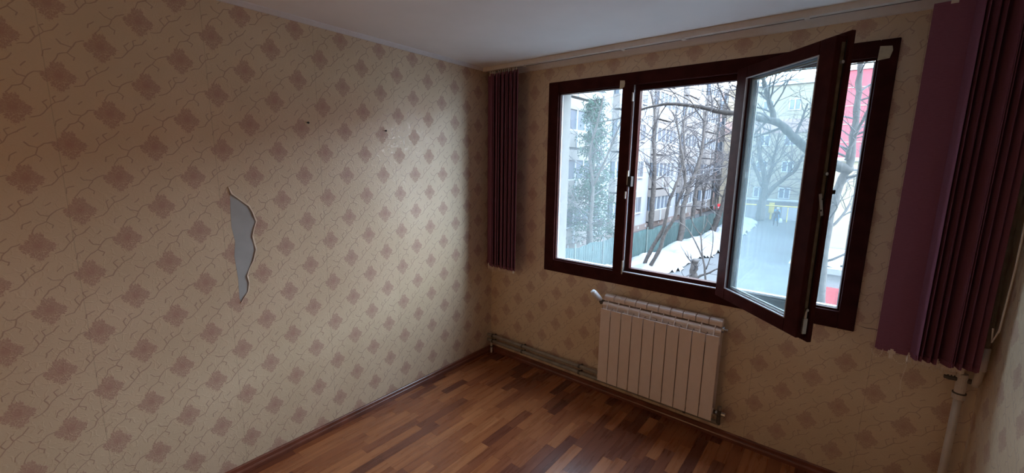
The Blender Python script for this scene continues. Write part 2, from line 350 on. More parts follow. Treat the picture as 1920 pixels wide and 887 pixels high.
# tape scraps on the frame corners
for (u_, v_, wd, hh) in ((1.190, 2.288, .040, .056), (2.535, 2.298, .052, .066)):
    bm = B(); vs = [(u_-wd/2, FY0-.0015, v_-hh/2), (u_+wd*.35, FY0-.0015, v_-hh/2+.006), (u_+wd/2, FY0-.006, v_+hh*.1), (u_+wd*.42, FY0-.0045, v_+hh*.42), (u_-wd*.45, FY0-.0015, v_+hh/2)]
    o = obj('tape_scrap', poly_prism(vs, (0, .0012, 0)), M['tape'], None)
    tag(o, 'torn beige tape scrap on the top of the %s' % ('left window mullion' if u_ < 2 else 'right corner of the dark window frame'), 'tape', 'tape scraps on the window frame')

# the open sash, swung into the room
ang = math.radians(-45.6)
sash = thing('window_sash', 'open dark red-brown window sash swung into the room above the radiator', 'window sash', (1.905, -.062, 0))
sash.rotation_euler = (0, 0, ang)        # local x runs along the sash, local y through its thickness towards the wall
SX, T = .655, .062
obj('sash_frame', ring_frame(0, SX, .962, 2.288, .090, .082, .070, .062, 0, T), M['frame'], sash, bevel=.004)
lp = obj('overlap_lip', ring_frame(-.008, SX+.018, .946, 2.304, .03, .03, .03, .03, T-.016, T+.004), M['frame'], sash, bevel=.003)
pn = obj('pane', bx(.086, SX-.078, .020, .024, 1.028, 2.230), M['glass_sash'], sash)
obj('pane', bx(.086, SX-.078, .042, .046, 1.028, 2.230), M['glass_sash'], sash)
obj('spacer', ring_frame(.098, SX-.090, 1.040, 2.218, .007, .007, .007, .007, .028, .040), M['pipe'], pn)
obj('outer_gasket', ring_frame(.088, SX-.080, 1.030, 2.228, .005, .005, .005, .005, -.0025, .006), M['gasket'], sash)
obj('gear_rail', bx(SX, SX+.004, .024, .038, 1.00, 2.26), M['brass'], sash)
gs = obj('edge_groove', bx(SX+.0005, SX+.003, .042, .046, .98, 2.27), M['black'], sash)
for z in (2.18, 1.72, 1.10): obj('roller_cam', cyl((SX+.003, .031, z), (SX+.013, .031, z), .007, 12), M['steel'], sash)
lk = obj('lock_arm', bx(SX+.004, SX+.009, .023, .037, 1.535, 1.635, mt=Matrix.Translation((0, .03, 1.58)) @ Matrix.Rotation(.22, 4, 'X') @ Matrix.Translation((0, -.03, -1.58))), M['steel'], sash, bevel=.003)
for z in (1.560, 1.610): obj('screw_hole', cyl((SX+.0085, .030, z), (SX+.0100, .030, z), .0045, 10), M['black'], lk)
bm = B(); box(bm, SX, SX+.012, .020, .040, .985, 1.06); tube(bm, [(SX+.006, .03, 1.06), (SX+.008, .03, 1.10)], [.007, .004], 8)
obj('corner_gear', bm, M['steel'], sash, bevel=.002)
hd = obj('handle', bx(SX-.050, SX-.018, T+.004, T+.012, 1.60, 1.68), M['black'], sash, bevel=.003)
bm = tube(B(), [(SX-.034, T+.012, 1.64), (SX-.034, T+.046, 1.64)], .009, 12); box(bm, SX-.155, SX-.022, T+.040, T+.056, 1.630, 1.650)
obj('lever', bm, M['black'], hd, bevel=.004)
for z in (1.05, 2.20):
    obj('hinge', tube(B(), [(-.006, T*.4, z-.04), (-.006, T*.4, z+.04)], .007, 10), M['frame'], sash)

# ================================================================== BLIND
bl = thing('vertical_blind', 'mauve vertical blind on a ceiling rail, vanes drawn apart to both sides of the window', 'blind', (0, 0, H))
def under(o): o.matrix_parent_inverse = Matrix.Translation((0, 0, -H)); return o
RY = -.125
hr = under(obj('headrail', poly_prism([(.02, RY-.022, H-.001), (.02, RY-.024, H-.034), (.02, RY+.006, H-.036), (.02, RY+.006, H-.020), (.02, RY+.012, H-.020), (.02, RY+.012, H-.036), (.02, RY+.024, H-.034), (.02, RY+.022, H-.001)], (3.02, 0, 0)), M['ivory'], bl))
obj('slot_shade', bx(.025, 3.03, RY+.0050, RY+.0130, H-.0365, H-.022), M['black'], hr)  # flush black strip, painted shade for the depth of the rail's slot
for x in (.42, 1.22, 1.60, 2.2): obj('rail_clip', bx(x, x+.022, RY-.026, RY+.026, H-.039, H-.0355), M['ivory'], hr)
VZ0, VZ1 = .868, H-.062
bm = B(); cols = 6; fr_, bk_ = [], []
for j in range(cols+1):
    s_ = (j/cols-.5)*.127; c_ = .003*(1-(2*j/cols-1)**2)
    fr_.append([bm.verts.new((s_, c_, z)) for z in (VZ0, VZ1)]); bk_.append([bm.verts.new((s_, c_+.0008, z)) for z in (VZ0, VZ1)])
for j in range(cols):
    bm.faces.new((fr_[j][0], fr_[j+1][0], fr_[j+1][1], fr_[j][1])); bm.faces.new((bk_[j][0], bk_[j][1], bk_[j+1][1], bk_[j+1][0]))
    bm.faces.new((fr_[j][0], bk_[j][0], bk_[j+1][0], fr_[j+1][0])); bm.faces.new((fr_[j][1], fr_[j+1][1], bk_[j+1][1], bk_[j][1]))
bm.faces.new((fr_[0][0], fr_[0][1], bk_[0][1], bk_[0][0])); bm.faces.new((fr_[-1][0], bk_[-1][0], bk_[-1][1], fr_[-1][1]))
vane = obj('vane', bm, M['fabric'], bl, smooth=False)
bm = B(); box(bm, -.056, .056, -.002, .006, VZ0-.004, VZ0+.022); wt_ = obj('bottom_weight', bm, M['fabric'], vane)
bm = B(); box(bm, -.006, .006, -.006, .010, VZ0-.036, VZ0+.012); box(bm, -.014, .014, -.003, .007, VZ0-.012, VZ0+.004)
wc = obj('chain_clip', bm, M['chain'], vane)
bm = B(); box(bm, -.006, .006, -.001, .004, VZ1, VZ1+.030); box(bm, -.012, .012, -.001, .005, VZ1-.012, VZ1+.004); hk = obj('hanger', bm, M['ivory'], vane)
LV = [(.083, 148), (.108, 142), (.133, 150), (.170, 139), (.195, 146), (.213, 139), (.236, 144), (.258, 138), (.275, 146), (.297, 140), (.318, 143), (.335, 138), (.356, 141)]
RV = [(2.733, 178), (2.800, 108), (2.822, 100), (2.838, 112), (2.852, 96), (2.866, 104), (2.897, 118), (2.915, 104), (2.930, 96), (2.940, 110), (2.950, 100), (2.962, 118), (2.974, 132)]
first = True; clips = {'L': [], 'R': []}
for side, lst in (('L', LV), ('R', RV)):
    for x, a in lst:
        v_ = vane if first else dup(vane, bl)
        v_.location = (x, RY, -H); v_.rotation_euler = (0, 0, math.radians(a)); first = False
        v_.location.z = -H+random.uniform(-.003, .003); clips[side].append((x, RY))
def beads(pts, r=.0022, gap=.0065):
    bm = B(); P_ = [Vector(p_) for p_ in pts]; acc = 0
    for a, b in zip(P_, P_[1:]):
        n_ = max(1, int((b-a).length/gap))
        for i in range(n_):
            bmesh.ops.create_icosphere(bm, subdivisions=1, radius=r, matrix=Matrix.Translation(a.lerp(b, i/n_)))
    return bm
for side in 'LR':
    pts = []
    cl = clips[side]
    for (xa, ya), (xb, yb) in zip(cl, cl[1:]):
        for j in range(5):
            t_ = j/5; pts.append((xa+(xb-xa)*t_, RY-.03*math.sin(PI*t_)-.004, VZ0-.024-.022*math.sin(PI*t_)))
    under(tag(obj('bead_chain', beads(pts), M['chain'], bl), kind='stuff'))
under(tag(obj('bead_chain', beads([(2.785, RY-.005, VZ0-.005), (2.792, RY-.006, VZ0-.06), (2.783, RY-.01, VZ0-.14), (2.786, RY-.01, VZ0-.19)]), M['chain'], bl), kind='stuff'))
under(tag(obj('bead_chain', beads([(2.668+.02*math.cos(t_*PI/6)+.012, RY-.005, VZ0-.002-.045*math.sin(t_*PI/6)) for t_ in range(7)]), M['chain'], bl), kind='stuff'))
bm = tube(B(), [(3.040, -.165, H-.04), (3.043, -.20, 1.9), (3.044, -.21, 1.35), (3.040, -.205, 1.08), (3.030, -.19, 1.02), (3.026, -.185, 1.08)], .0035, 6)
under(obj('pull_cord', bm, M['ivory'], bl))

# ================================================================== RADIATOR
RX, RZ0, RZP = 1.171, .158, .720
rad = thing('radiator', 'cream ten-section aluminium wall radiator under the window', 'radiator', (RX+.4, -.08, RZ0))
def ur(o): o.matrix_parent_inverse = Matrix.Translation((-(RX+.4), .08, -RZ0)); return o
bm = B(); hw = .0378
box(bm, -hw, hw, -.125, -.119, RZ0, RZP)
bm2 = bm
box(bm, -.0018, .0018, -.1185, -.035, RZ0+.02, RZP-.002)
q_ = [(-.119, RZP-.004), (-.076, RZP+.066), (-.070, RZP+.060), (-.100, RZP-.004)]
a_ = [bm.verts.new((-.0030, y, z)) for y, z in q_]; b_ = [bm.verts.new((.0030, y, z)) for y, z in q_]
bm.faces.new(a_); bm.faces.new(b_[::-1])
for i in range(4): bm.faces.new((a_[i], b_[i], b_[(i+1) % 4], a_[(i+1) % 4]))
p_ = [(-.098, RZP-.060), (-.094, RZP+.006), (-.084, RZP+.032), (-.080, RZP+.030), (-.089, RZP+.004), (-.093, RZP-.062)]
a_ = [bm.verts.new((-hw, y, z)) for y, z in p_]; b_ = [bm.verts.new((hw, y, z)) for y, z in p_]
bm.faces.new(a_); bm.faces.new(b_[::-1])
for i in range(6): bm.faces.new((a_[i], b_[i], b_[(i+1) % 6], a_[(i+1) % 6]))
p_ = [(-.078, RZP+.050), (-.078, RZP+.074), (-.074, RZP+.084), (-.042, RZP+.094), (-.036, RZP+.090), (-.036, RZP-.02), (-.040, RZP-.02), (-.042, RZP+.082), (-.070, RZP+.062), (-.074, RZP+.05)]
a_ = [bm.verts.new((-hw, y, z)) for y, z in p_]; b_ = [bm.verts.new((hw, y, z)) for y, z in p_]
bm.faces.new(a_); bm.faces.new(b_[::-1])
for i in range(10): bm.faces.new((a_[i], b_[i], b_[(i+1) % 10], a_[(i+1) % 10]))
box(bm, -hw, hw, -.040, -.036, RZ0+.03, RZP-.02); box(bm, -.016, .016, -.100, -.060, RZ0+.03, RZP-.03)
bmesh.ops.recalc_face_normals(bm, faces=bm.faces)
sec = obj('radiator_section', bm, M['rad'], rad, bevel=.0022); ur(sec); sec.location = (RX+.04, 0, 0)
for i in range(1, 10): ur(dup(sec, rad, (RX+.04+.08*i, 0, 0)))
for z in (RZP+.020, RZ0+.045): ur(obj('header_tube', cyl((RX+.002, -.078, z), (RX+.798, -.078, z), .021, 16), M['rad'], rad, smooth=False))
bm = tube(B(), [(RX+.8, -.078, RZP+.035), (RX+.812, -.078, RZP+.035)], .020, 8); tube(bm, [(RX+.812, -.078, RZP+.035), (RX+.830, -.078, RZP+.035)], .009, 8)
ur(obj('air_vent', bm, M['steel'], rad))
bm = tube(B(), [(RX+.002, -.078, RZP+.035), (RX-.030, -.078, RZP+.035)], .014, 12); tube(bm, [(RX-.022, -.078, RZP+.020), (RX-.022, -.050, RZP+.020), (RX-.022, -.03, RZP+.010), (RX-.022, -.03, .176)], .009, 10)
va = ur(obj('valve', bm, M['dirty'], rad))
bm = tube(B(), [(RX-.022, -.080, RZP+.050), (RX-.028, -.100, RZP+.062), (RX-.050, -.142, RZP+.108), (RX-.056, -.152, RZP+.122)], [.012, .0195, .0225, .0170], 18)
th = obj('thermostat_head', bm, M['white_trim'], va, smooth=True); th['label'] = 'white thermostat head'
bm = tube(B(), [(RX+.8, -.078, RZ0+.045), (RX+.835, -.078, RZ0+.045)], .013, 12); tube(bm, [(RX+.832, -.078, RZ0+.075), (RX+.832, -.078, RZ0-.020), (RX+.832, -.055, RZ0-.035)], [.012, .012, .011], 12)
lv = ur(obj('return_valve', bm, M['dirty'], rad))
bm = tube(B(), [(RX+.812, -.078, RZ0+.045), (RX+.822, -.078, RZ0+.045)], .019, 6); tube(bm, [(RX+.832, -.078, RZ0+.070), (RX+.832, -.078, RZ0+.092)], .013, 8); tube(bm, [(RX+.845, -.078, RZ0+.045), (RX+.868, -.078, RZ0+.045)], .014, 8)
obj('chrome_nut', bm, M['steel'], lv)['label'] = 'chrome nuts and cap'
# pipes along the wall
def hpipe(z, r, x1, label, drop):
    t = thing('heating_pipe', label, 'pipe', (.003, -.045, z), 'heating pipes along the skirting')
    o = obj('pipe_run', tube(B(), [(.003, -.045, z), (.03, -.047, z), (x1, -.047, z)] + drop, r, 14), M['pipe'], t, smooth=True); o.matrix_parent_inverse = Matrix.Translation((-.003, .045, -z))
    for x in (.055, .40, .97, 1.78):
        if x < x1:
            bm = tube(B(), [(x, -.047, z), (x+.016, -.047, z)], r+.003, 14); box(bm, x+.002, x+.014, -.047, 0, z-.004, z+.004)
            c_ = obj('pipe_clamp', bm, M['dirty'], t); c_.matrix_parent_inverse = o.matrix_parent_inverse
    return t
hpipe(.170, .0135, RX-.03, 'upper of two grey heating pipes low on the window wall, ending at the radiator valve', [(RX-.022, -.038, .185)])
hpipe(.118, .0145, RX+.82, 'lower of two grey heating pipes above the skirting, running under the radiator', [(RX+.832, -.055, .122)])
t = thing('pipe_stub', 'short pale vertical pipe stub in the left corner under the two heating pipes', 'pipe', (.035, -.045, 0))
o = obj('stub_pipe', cyl((.045, -.046, .0), (.045, -.046, .102), .009, 10), M['pipew'], t); o.matrix_parent_inverse = Matrix.Translation((-.035, .045, 0))
o = obj('stub_collar', cyl((.045, -.046, .055), (.045, -.046, .066), .014, 10), M['dirty'], t); o.matrix_parent_inverse = Matrix.Translation((-.035, .045, 0))
# riser in the right corner
t = thing('riser_pipe', 'white painted riser pipe with a tee fitting in the right-hand corner', 'pipe', (2.990, -.075, 0))
def ut(o): o.matrix_parent_inverse = Matrix.Translation((-2.990, .075, 0)); return o
ut(obj('lower_pipe', cyl((2.990, -.075, .0), (2.990, -.075, .745), .0155), M['pipew'], t, smooth=True))
bm = tube(B(), [(2.990, -.075, .690), (2.990, -.075, .720)], .0235, 16); tube(bm, [(2.990, -.075, .720), (2.990, -.075, .815)], .0195, 16); ut(obj('tee_fitting', bm, M['pipew'], t, bevel=.002))
ut(obj('collar_ring', cyl((2.990, -.075, .716), (2.990, -.075, .722), .0245), M['dirty'], t))
ut(obj('side_nipple', tube(B(), [(2.972, -.075, .785), (2.945, -.078, .785), (2.930, -.079, .785)], [.012, .012, .008], 10), M['dirty'], t))
ut(obj('cross_pipe', tube(B(), [(3.005, -.075, .785), (3.032, -.080, .785)], .012, 10), M['dirty'], t))
ut(obj('elbow', tube(B(), [(3.030, -.082, .770), (3.034, -.088, .800), (3.036, -.095, .860)], [.013, .015, .0145], 12), M['pipew'], t, smooth=True))
ut(obj('white_sleeve', cyl((3.036, -.097, .855), (3.036, -.098, .965), .0175), M['white_trim'], t, smooth=True))
ut(obj('upper_pipe', cyl((3.036, -.098, .95), (3.036, -.075, H-.01), .0115), M['pipe'], t, smooth=True))

# ================================================================== YARD
G = -3.6
M['snow'] = plain('old_snow', (.21, .22, .235), .8, var=.10, scale=1.5, bumpd=.05)
M['asphalt'] = plain('wet_asphalt', (.066, .068, .07), .7, var=.20, scale=.7)
M['facade'] = plain('white_facade', (.27, .285, .31), .9, var=.05, scale=.6)
M['plinth'] = plain('brown_plinth', (.19, .15, .135), .9, var=.1)
M['loggia'] = plain('taupe_panels', (.19, .175, .165), .8, var=.08)
M['winframe'] = plain('white_window_frames', (.36, .38, .41), .5)
M['darkglass'] = plain('far_window_glass', (.10, .12, .15), .15, var=.3)
M['bark'] = plain('bark', (.060, .052, .048), .9, var=.4, scale=8, bumpd=.02)
M['twig'] = plain('pale_twigs', (.062, .056, .058), .85, var=.25, scale=5)
M['cut'] = plain('sawn_wood', (.42, .36, .29), .8)
M['net'] = plain('green_shade_net', (.030, .068, .070), .85, var=.25, scale=2)
M['post'] = plain('fence_post', (.12, .15, .14), .7)
M['beige'] = plain('beige_render', (.23, .20, .15), .9, var=.07, scale=.5)
M['pinkwall'] = plain('pinkish_render', (.28, .20, .18), .9, var=.1, scale=.5)
M['yellow'] = plain('yellow_render', (.29, .245, .155), .9, var=.05, scale=.6)
M['red'] = plain('crimson_cladding', (.25, .03, .045), .7, var=.12, scale=1)
M['redpaint'] = plain('red_sheet_door', (.45, .05, .06), .6)
M['greymetal'] = plain('grey_sheet_metal', (.22, .22, .23), .6)
M['pine'] = plain('evergreen_needles', (.030, .075, .05), .8, var=.5, scale=3)
M['gas'] = plain('yellow_gas_paint', (.62, .48, .08), .6)
M['blue'] = plain('blue_plastic', (.05, .20, .38), .5)
M['jacket'] = plain('dark_clothing', (.035, .035, .05), .9)
M['skin'] = plain('skin', (.42, .25, .18), .6)
M['sign'] = plain('red_sign', (.55, .02, .03), .5)

bm = B(); nx, ny = 40, 56      # ground of the yard
def gh(x, y): return G+.02*noise.noise(Vector((x*.3, y*.3, 0)))
gx = lambda i: -32+i*1.55; gy = lambda j: .31+j*1.2
gv = [[bm.verts.new((gx(i), gy(j), gh(gx(i), gy(j)))) for j in range(ny)] for i in range(nx)]
for i in range(nx-1):
    for j in range(ny-1): bm.faces.new((gv[i][j], gv[i+1][j], gv[i+1][j+1], gv[i][j+1]))
yard = tag(obj('yard_ground', bm, M['asphalt'], smooth=True), kind='structure')
def snowbank(name, poly, hgt, res, label, seed, top=None):
    xs = [p_[0] for p_ in poly]; ys = [p_[1] for p_ in poly]; bm = B()
    def inside(x, y):
        c_ = False; n_ = len(poly); dmin = 9
        for i in range(n_):
            (xa, ya), (xb, yb) = poly[i], poly[(i+1) % n_]
            if (ya > y) != (yb > y) and x < (xb-xa)*(y-ya)/(yb-ya)+xa: c_ = not c_
            L2 = (xb-xa)**2+(yb-ya)**2; t_ = max(0, min(1, ((x-xa)*(xb-xa)+(y-ya)*(yb-ya))/L2)); dmin = min(dmin, math.hypot(x-xa-t_*(xb-xa), y-ya-t_*(yb-ya)))
        return dmin if c_ else -dmin
    nx_ = int((max(xs)-min(xs))/res)+1; ny_ = int((max(ys)-min(ys))/res)+1; vv = {}
    for i in range(nx_+1):
        for j in range(ny_+1):
            x = min(xs)+i*res; y = min(ys)+j*res; d_ = inside(x, y)+.35*noise.noise(Vector((x*.9+seed, y*.9, 1)))
            if d_ < -res*.2: continue
            hz = hgt*min(1, max(0, d_)/.9)**.7*(.62+.6*noise.noise(Vector((x*.8, y*.8, seed)))+.22*noise.noise(Vector((x*2.7, y*2.7, seed))))
            vv[i, j] = bm.verts.new((x, y, (top if top is not None else G)-.03+max(0, hz)+(.035 if d_ > 0 else -.02)))
    for (i, j) in list(vv):
        q_ = [(i, j), (i+1, j), (i+1, j+1), (i, j+1)]
        if all(a in vv for a in q_): bm.faces.new([vv[a] for a in q_])
    return tag(obj(name, bm, M['snow'], smooth=True), label, 'snow')
snowbank('snow_bank', [(-7.1, 15), (-4.3, 15.0), (-4.0, 17.5), (-3.8, 20.5), (-3.35, 25.4), (-3.5, 30.5), (-4.0, 44), (-5.2, 46), (-6.2, 44), (-6.1, 30), (-6.9, 18)], .75, .15, 'long heap of old snow along the green fence behind the trees', 3)
snowbank('snow_patch', [(-4.2, 13), (-3.5, 17.6), (-2.2, 17.7), (-1.6, 17.2), (-1.2, 13)], .28, .12, 'small snow patch around the sawn tree stump', 9)

def tint(o, col): return o
# ---- left apartment block
FX = -11.
blk = thing('apartment_building', 'long white apartment block with taupe loggias along the left of the yard', 'building', (FX-6, 30, G))
def ub(o, e): o.matrix_parent_inverse = Matrix.Translation(-Vector(e.location)); return o
ub(obj('wall', bx(FX-11, FX, 11, 55, G, 12.5), M['facade'], blk), blk)
ub(obj('plinth', bx(FX, FX+.12, 11, 55.1, G-.5, -3.12), M['plinth'], blk), blk)
for i in range(26): ub(obj('plinth_vent', bx(FX+.12, FX+.14, 13+i*1.6, 13.18+i*1.6, -3.42, -3.22), M['winframe'], blk), blk)
bm = ring_frame(-.75, .75, 0, 1.35, .07, .07, .07, .07, 0, .06); box(bm, -.03, .03, 0, .05, .07, 1.28)
wfr = obj('window', bm, M['winframe'], blk); pn_ = obj('pane', bx(-.68, .68, .01, .03, .07, 1.28), M['darkglass'], wfr)
sl_ = obj('window_ledge', bx(-.85, .85, -.02, .14, -.08, 0), M['winframe'], wfr)
wfr.rotation_euler = (0, 0, -PI/2)
bm = B()
for i in range(9): box(bm, -.62+i*.155, -.60+i*.155, .08, .10, -.02, 1.32)
bars = obj('window_bars', bm, M['greymetal'], wfr)
bm = B(); box(bm, -2.0, 2.0, 0, .5, 0, .95); lgp = obj('loggia_panel', bm, M['loggia'], blk); lgp.rotation_euler = (0, 0, -PI/2)
obj('loggia_band', bx(-2.0, 2.0, 0, .5, 2.15, 2.75), M['loggia'], lgp)
obj('loggia_glazing', bx(-1.95, 1.95, .10, .42, .95, 2.15), M['darkglass'], lgp)
bm = B()
for s_ in (-1.98, -1.0, -.05, .95, 1.9): box(bm, s_, s_+.09, .40, .50, .95, 2.15)
box(bm, -2, 2, .40, .5, .95, 1.02); obj('loggia_frame', bm, M['winframe'], lgp)
obj('rain_divider', bx(-.06, .06, .5, .58, 0, .95), M['winframe'], lgp)
firstw = True
for fl_ in range(5):
    zf = -3.0+fl_*2.9
    for b_ in range(6):
        y0_ = 15.2+b_*7.6
        for kind, yy in (('w', y0_), ('l', y0_+4.2)):
            src = wfr if kind == 'w' else lgp
            if fl_ == 0 and b_ == 0: o = src
            else: o = dup(src, blk)
            o.location = (FX+.01, yy, zf+(.95 if kind == 'w' else 0)); ub(o, blk)
# ---- far beige block, garage door, far pink block
fb = thing('apartment_building', 'beige block closing the far end of the yard behind the garages', 'building', (0, 56, G))
ub(obj('wall', bx(-9.6, 4.5, 52, 60, G, 10.6), M['beige'], fb), fb)
ub(obj('cornice', bx(-9.8, 4.7, 51.8, 60, 10.6, 11.1), M['winframe'], fb), fb)
ub(obj('pink_band', bx(-9.65, 4.5, 51.9, 52, 5.6, 7.0), M['pinkwall'], fb), fb)
bm = ring_frame(-.55, .55, 0, 1.2, .09, .09, .09, .09, -.06, 0); box(bm, -.05, .05, -.05, 0, .09, 1.1)
fwn = obj('window', bm, M['winframe'], fb); obj('pane', bx(-.46, .46, -.03, -.01, .09, 1.1), M['darkglass'], fwn)
f1 = True
for zf in (-1.55, 1.35, 4.2, 7.9):
    for xx in (-8.0, -5.5, -3.05, -.6, 1.8):
        o = fwn if f1 else dup(fwn, fb); f1 = False; o.location = (xx, 51.99, zf); ub(o, fb)
pk = thing('apartment_building', 'pinkish block glimpsed past the end of the white block', 'building', (-16, 66, G))
ub(obj('wall', bx(-22, -9.7, 62, 70, G, 12), M['pinkwall'], pk), pk)
for i in range(4):
    for j in range(5): ub(obj('window', bx(-13.8+i*1.15, -13.2+i*1.15, 61.95, 62.0, -1.6+j*2.8, -.4+j*2.8), M['darkglass'], pk), pk)
gs_ = thing('garage', 'small garage with a white door at the far end of the yard', 'garage', (-2.5, 50.5, G))
ub(obj('body', bx(-6.4, .6, 49.2, 51.7, G, -1.75), M['greymetal'], gs_), gs_)
gd_ = ub(obj('garage_door', bx(-2.75, -1.45, 49.05, 49.2, G, -2.25), M['winframe'], gs_), gs_)
gd_['label'] = 'white garage door'
ub(obj('roof', bx(-6.5, .7, 49, 51.8, -1.75, -1.62), M['snow'], gs_), gs_)
# ---- yellow house, red house and the near garage on the right
yh = thing('house', 'pale yellow rendered house wall seen through the right pane', 'building', (6, 27, G))
ub(obj('wall', bx(.9, 38, 24, 30, G, 2.15), M['yellow'], yh), yh); ub(obj('cornice', bx(.8, 38.1, 23.85, 30.1, 2.15, 2.32), M['winframe'], yh), yh)
ub(obj('wall_base', bx(.88, 38, 23.95, 24, G, -2.2), M['beige'], yh), yh)
rh = thing('house', 'tall crimson clad building rising behind the yellow house', 'building', (5, 42, G))
ub(obj('wall', bx(1.35, 52, 36, 44, G, 8.6), M['red'], rh), rh); ub(obj('parapet', bx(1.25, 52.1, 35.9, 44.1, 8.6, 8.8), M['winframe'], rh), rh)
for j in range(9): ub(obj('cladding_joint', bx(1.34, 52, 35.96, 36, G+1+j*1.25, G+1.05+j*1.25), M['pinkwall'], rh), rh)
ng = thing('garage', 'near grey garage with red doors and snow on its flat roof', 'garage', (4, 15, G))
ub(obj('body', bx(1.35, 8.5, 13.05, 16.8, G, -1.42), M['greymetal'], ng), ng)
ub(obj('roof_slab', bx(1.25, 8.6, 12.9, 17, -1.42, -1.24), M['greymetal'], ng), ng)
for i in range(3): 
    d_ = ub(obj('garage_door', bx(2.28+i*2.1, 4.08+i*2.1, 12.96, 13.05, G+.05, -1.85), M['redpaint'], ng), ng)
    for q_ in range(4): obj('door_rib', bx(2.28+i*2.1+.3+q_*.4, 2.30+i*2.1+.3+q_*.4, 12.94, 12.96, G+.1, -1.9), M['redpaint'], d_)
snowbank('roof_snow', [(1.35, 13.1), (8.4, 13.1), (8.4, 16.8), (1.35, 16.8)], .16, .3, 'snow lying on the flat roof of the near garage', 5, top=-1.22)
# ---- fence
def fence_x(y): return -6.85+(y-18.9)*.052
fe = thing('net_fence', 'green shade-net fence running along the white apartment block', 'fence', (-6.8, 12, G))
bm = B(); rows = 7; prev = None
for j in range(0, 200):
    y = 11+j*.16; x = fence_x(y); rowv = []
    sag = -.06*abs(math.sin(y*PI/2.6))
    for i in range(rows): rowv.append(bm.verts.new((x+.03*math.sin(y*9+i)*(i/rows), y, G+i/(rows-1)*(1.62+sag+.03*math.sin(y*3)))))
    if prev:
        for i in range(rows-1): bm.faces.new((prev[i], rowv[i], rowv[i+1], prev[i+1]))
    prev = rowv
ub(obj('shade_net', bm, M['net'], fe), fe)
for j in range(13):
    y = 11.2+j*2.6; ub(obj('fence_post', cyl((fence_x(y)+.06, y, G), (fence_x(y)+.06, y, G+1.75), .035, 8), M['post'], fe), fe)
bm = B()
for j in range(160):
    y = 11+j*.2; x = fence_x(y)+.05; box(bm, x, x+.012, y, y+.02, G+.1, G+1.55)
ub(tag(obj('fence_wire', bm, M['post'], fe), kind='stuff'), fe)

# ---- trees
def grow(bm, p, d, L_, r, depth, rng, spread=.6, upb=.12, minr=.006, budget=None):
    if budget[0] <= 0 or r < minr: return
    n_ = 4; pts = [p.copy()]; rs = [r]; dd = d.normalized()
    for i in range(n_):
        dd = (dd+Vector((rng.uniform(-1, 1), rng.uniform(-1, 1), rng.uniform(-1, 1)))*.16+Vector((0, 0, upb*.3))).normalized()
        pts.append(pts[-1]+dd*L_/n_); rs.append(r*(1-.45*(i+1)/n_))
    tube(bm, pts, rs, 5 if r > .02 else 3, cap=False); budget[0] -= 1
    if depth == 0: return
    for i in range(rng.choice((2, 3, 3, 4))):
        k_ = rng.choice((1, 2, 3, 4, 4)); ax = dd.orthogonal().normalized(); ax.rotate(Quaternion(dd, rng.uniform(0, 2*PI)))
        nd_ = (dd+ax*rng.uniform(.5, 1.2)*spread*1.3).normalized()
        grow(bm, pts[k_], nd_, L_*rng.uniform(.55, .85), rs[k_]*rng.uniform(.50, .74), depth-1, rng, spread, upb, minr, budget)
def smoothline(pts, k=4):
    out = []
    for i in range(len(pts)-1):
        p0, p1, p2, p3 = pts[max(i-1, 0)], pts[i], pts[i+1], pts[min(i+2, len(pts)-1)]
        for j in range(k):
            t_ = j/k; out.append(.5*((2*p1)+(-p0+p2)*t_+(2*p0-5*p1+4*p2-p3)*t_*t_+(-p0+3*p1-3*p2+p3)*t_**3))
    out.append(pts[-1]); return out
def tree(name, label, limbs, seed, twig=True, br=(10, 1.9, 3), cat='tree', minr=.0045, upb=.12, group='bare trees in the yard', start=.45, tb=360):
    """limbs: list of (points, r0, r1); each limb a part, the twigs one stuff part"""
    rng = random.Random(seed); base = limbs[0][0][0]
    t = thing(name, label, cat, base, group); tw = B(); budget = [tb]
    for li, (pts, r0_, r1_) in enumerate(limbs):
        sp = smoothline([Vector(p_) for p_ in pts]); n_ = len(sp)
        sp = [p_+Vector((rng.uniform(-1, 1), rng.uniform(-1, 1), 0))*(.12*r0_) for p_ in sp]
        rs = [(r0_+(r1_-r0_)*i/(n_-1))*(1+.10*math.sin(i*2.3+seed)) for i in range(n_)]
        bm = tube(B(), sp, rs, 10); ub(obj('trunk' if li == 0 else 'limb', bm, M['bark'], t, smooth=True), t)
        if twig:
            for q_ in range(br[0]):
                f_ = start+(1-start)*(q_+rng.random())/br[0]; i = min(n_-2, int(f_*(n_-1))); dd = (sp[i+1]-sp[i]).normalized()
                ax = dd.orthogonal().normalized(); ax.rotate(Quaternion(dd, rng.uniform(0, 2*PI)))
                grow(tw, sp[i], (dd*.5+ax).normalized(), br[1]*rng.uniform(.6, 1.2), min(rs[i]*.40, .034), br[2], rng, .6, upb, minr, budget)
    if twig and len(tw.verts): ub(tag(obj('twigs', tw, M['twig'], t), kind='stuff'), t)
    return t
def pl(lst): return [at(u_, v_, Y_) for u_, v_, Y_ in lst]
tree('bare_tree', 'bare tree with two long leaning trunks rising from the snow bank', [
    (pl([(1201, 512, 17.3), (1218, 474, 17.3), (1242, 431, 17.4), (1251, 401, 17.4), (1254, 380, 17.5), (1266, 350, 17.6), (1275, 325, 17.8), (1284, 290, 18), (1282, 240, 18.2), (1290, 190, 18.4)]), 0.1020, 0.0330),
    (pl([(1210, 514, 17.4), (1234, 474, 17.3), (1246, 439, 17.3), (1264, 411, 17.2), (1271, 380, 17.2), (1284, 345, 17.1), (1283, 310, 17), (1276, 270, 17), (1268, 220, 17)]), 0.1020, 0.0360)], 11, br=(18, 1.7, 4), tb=1092)
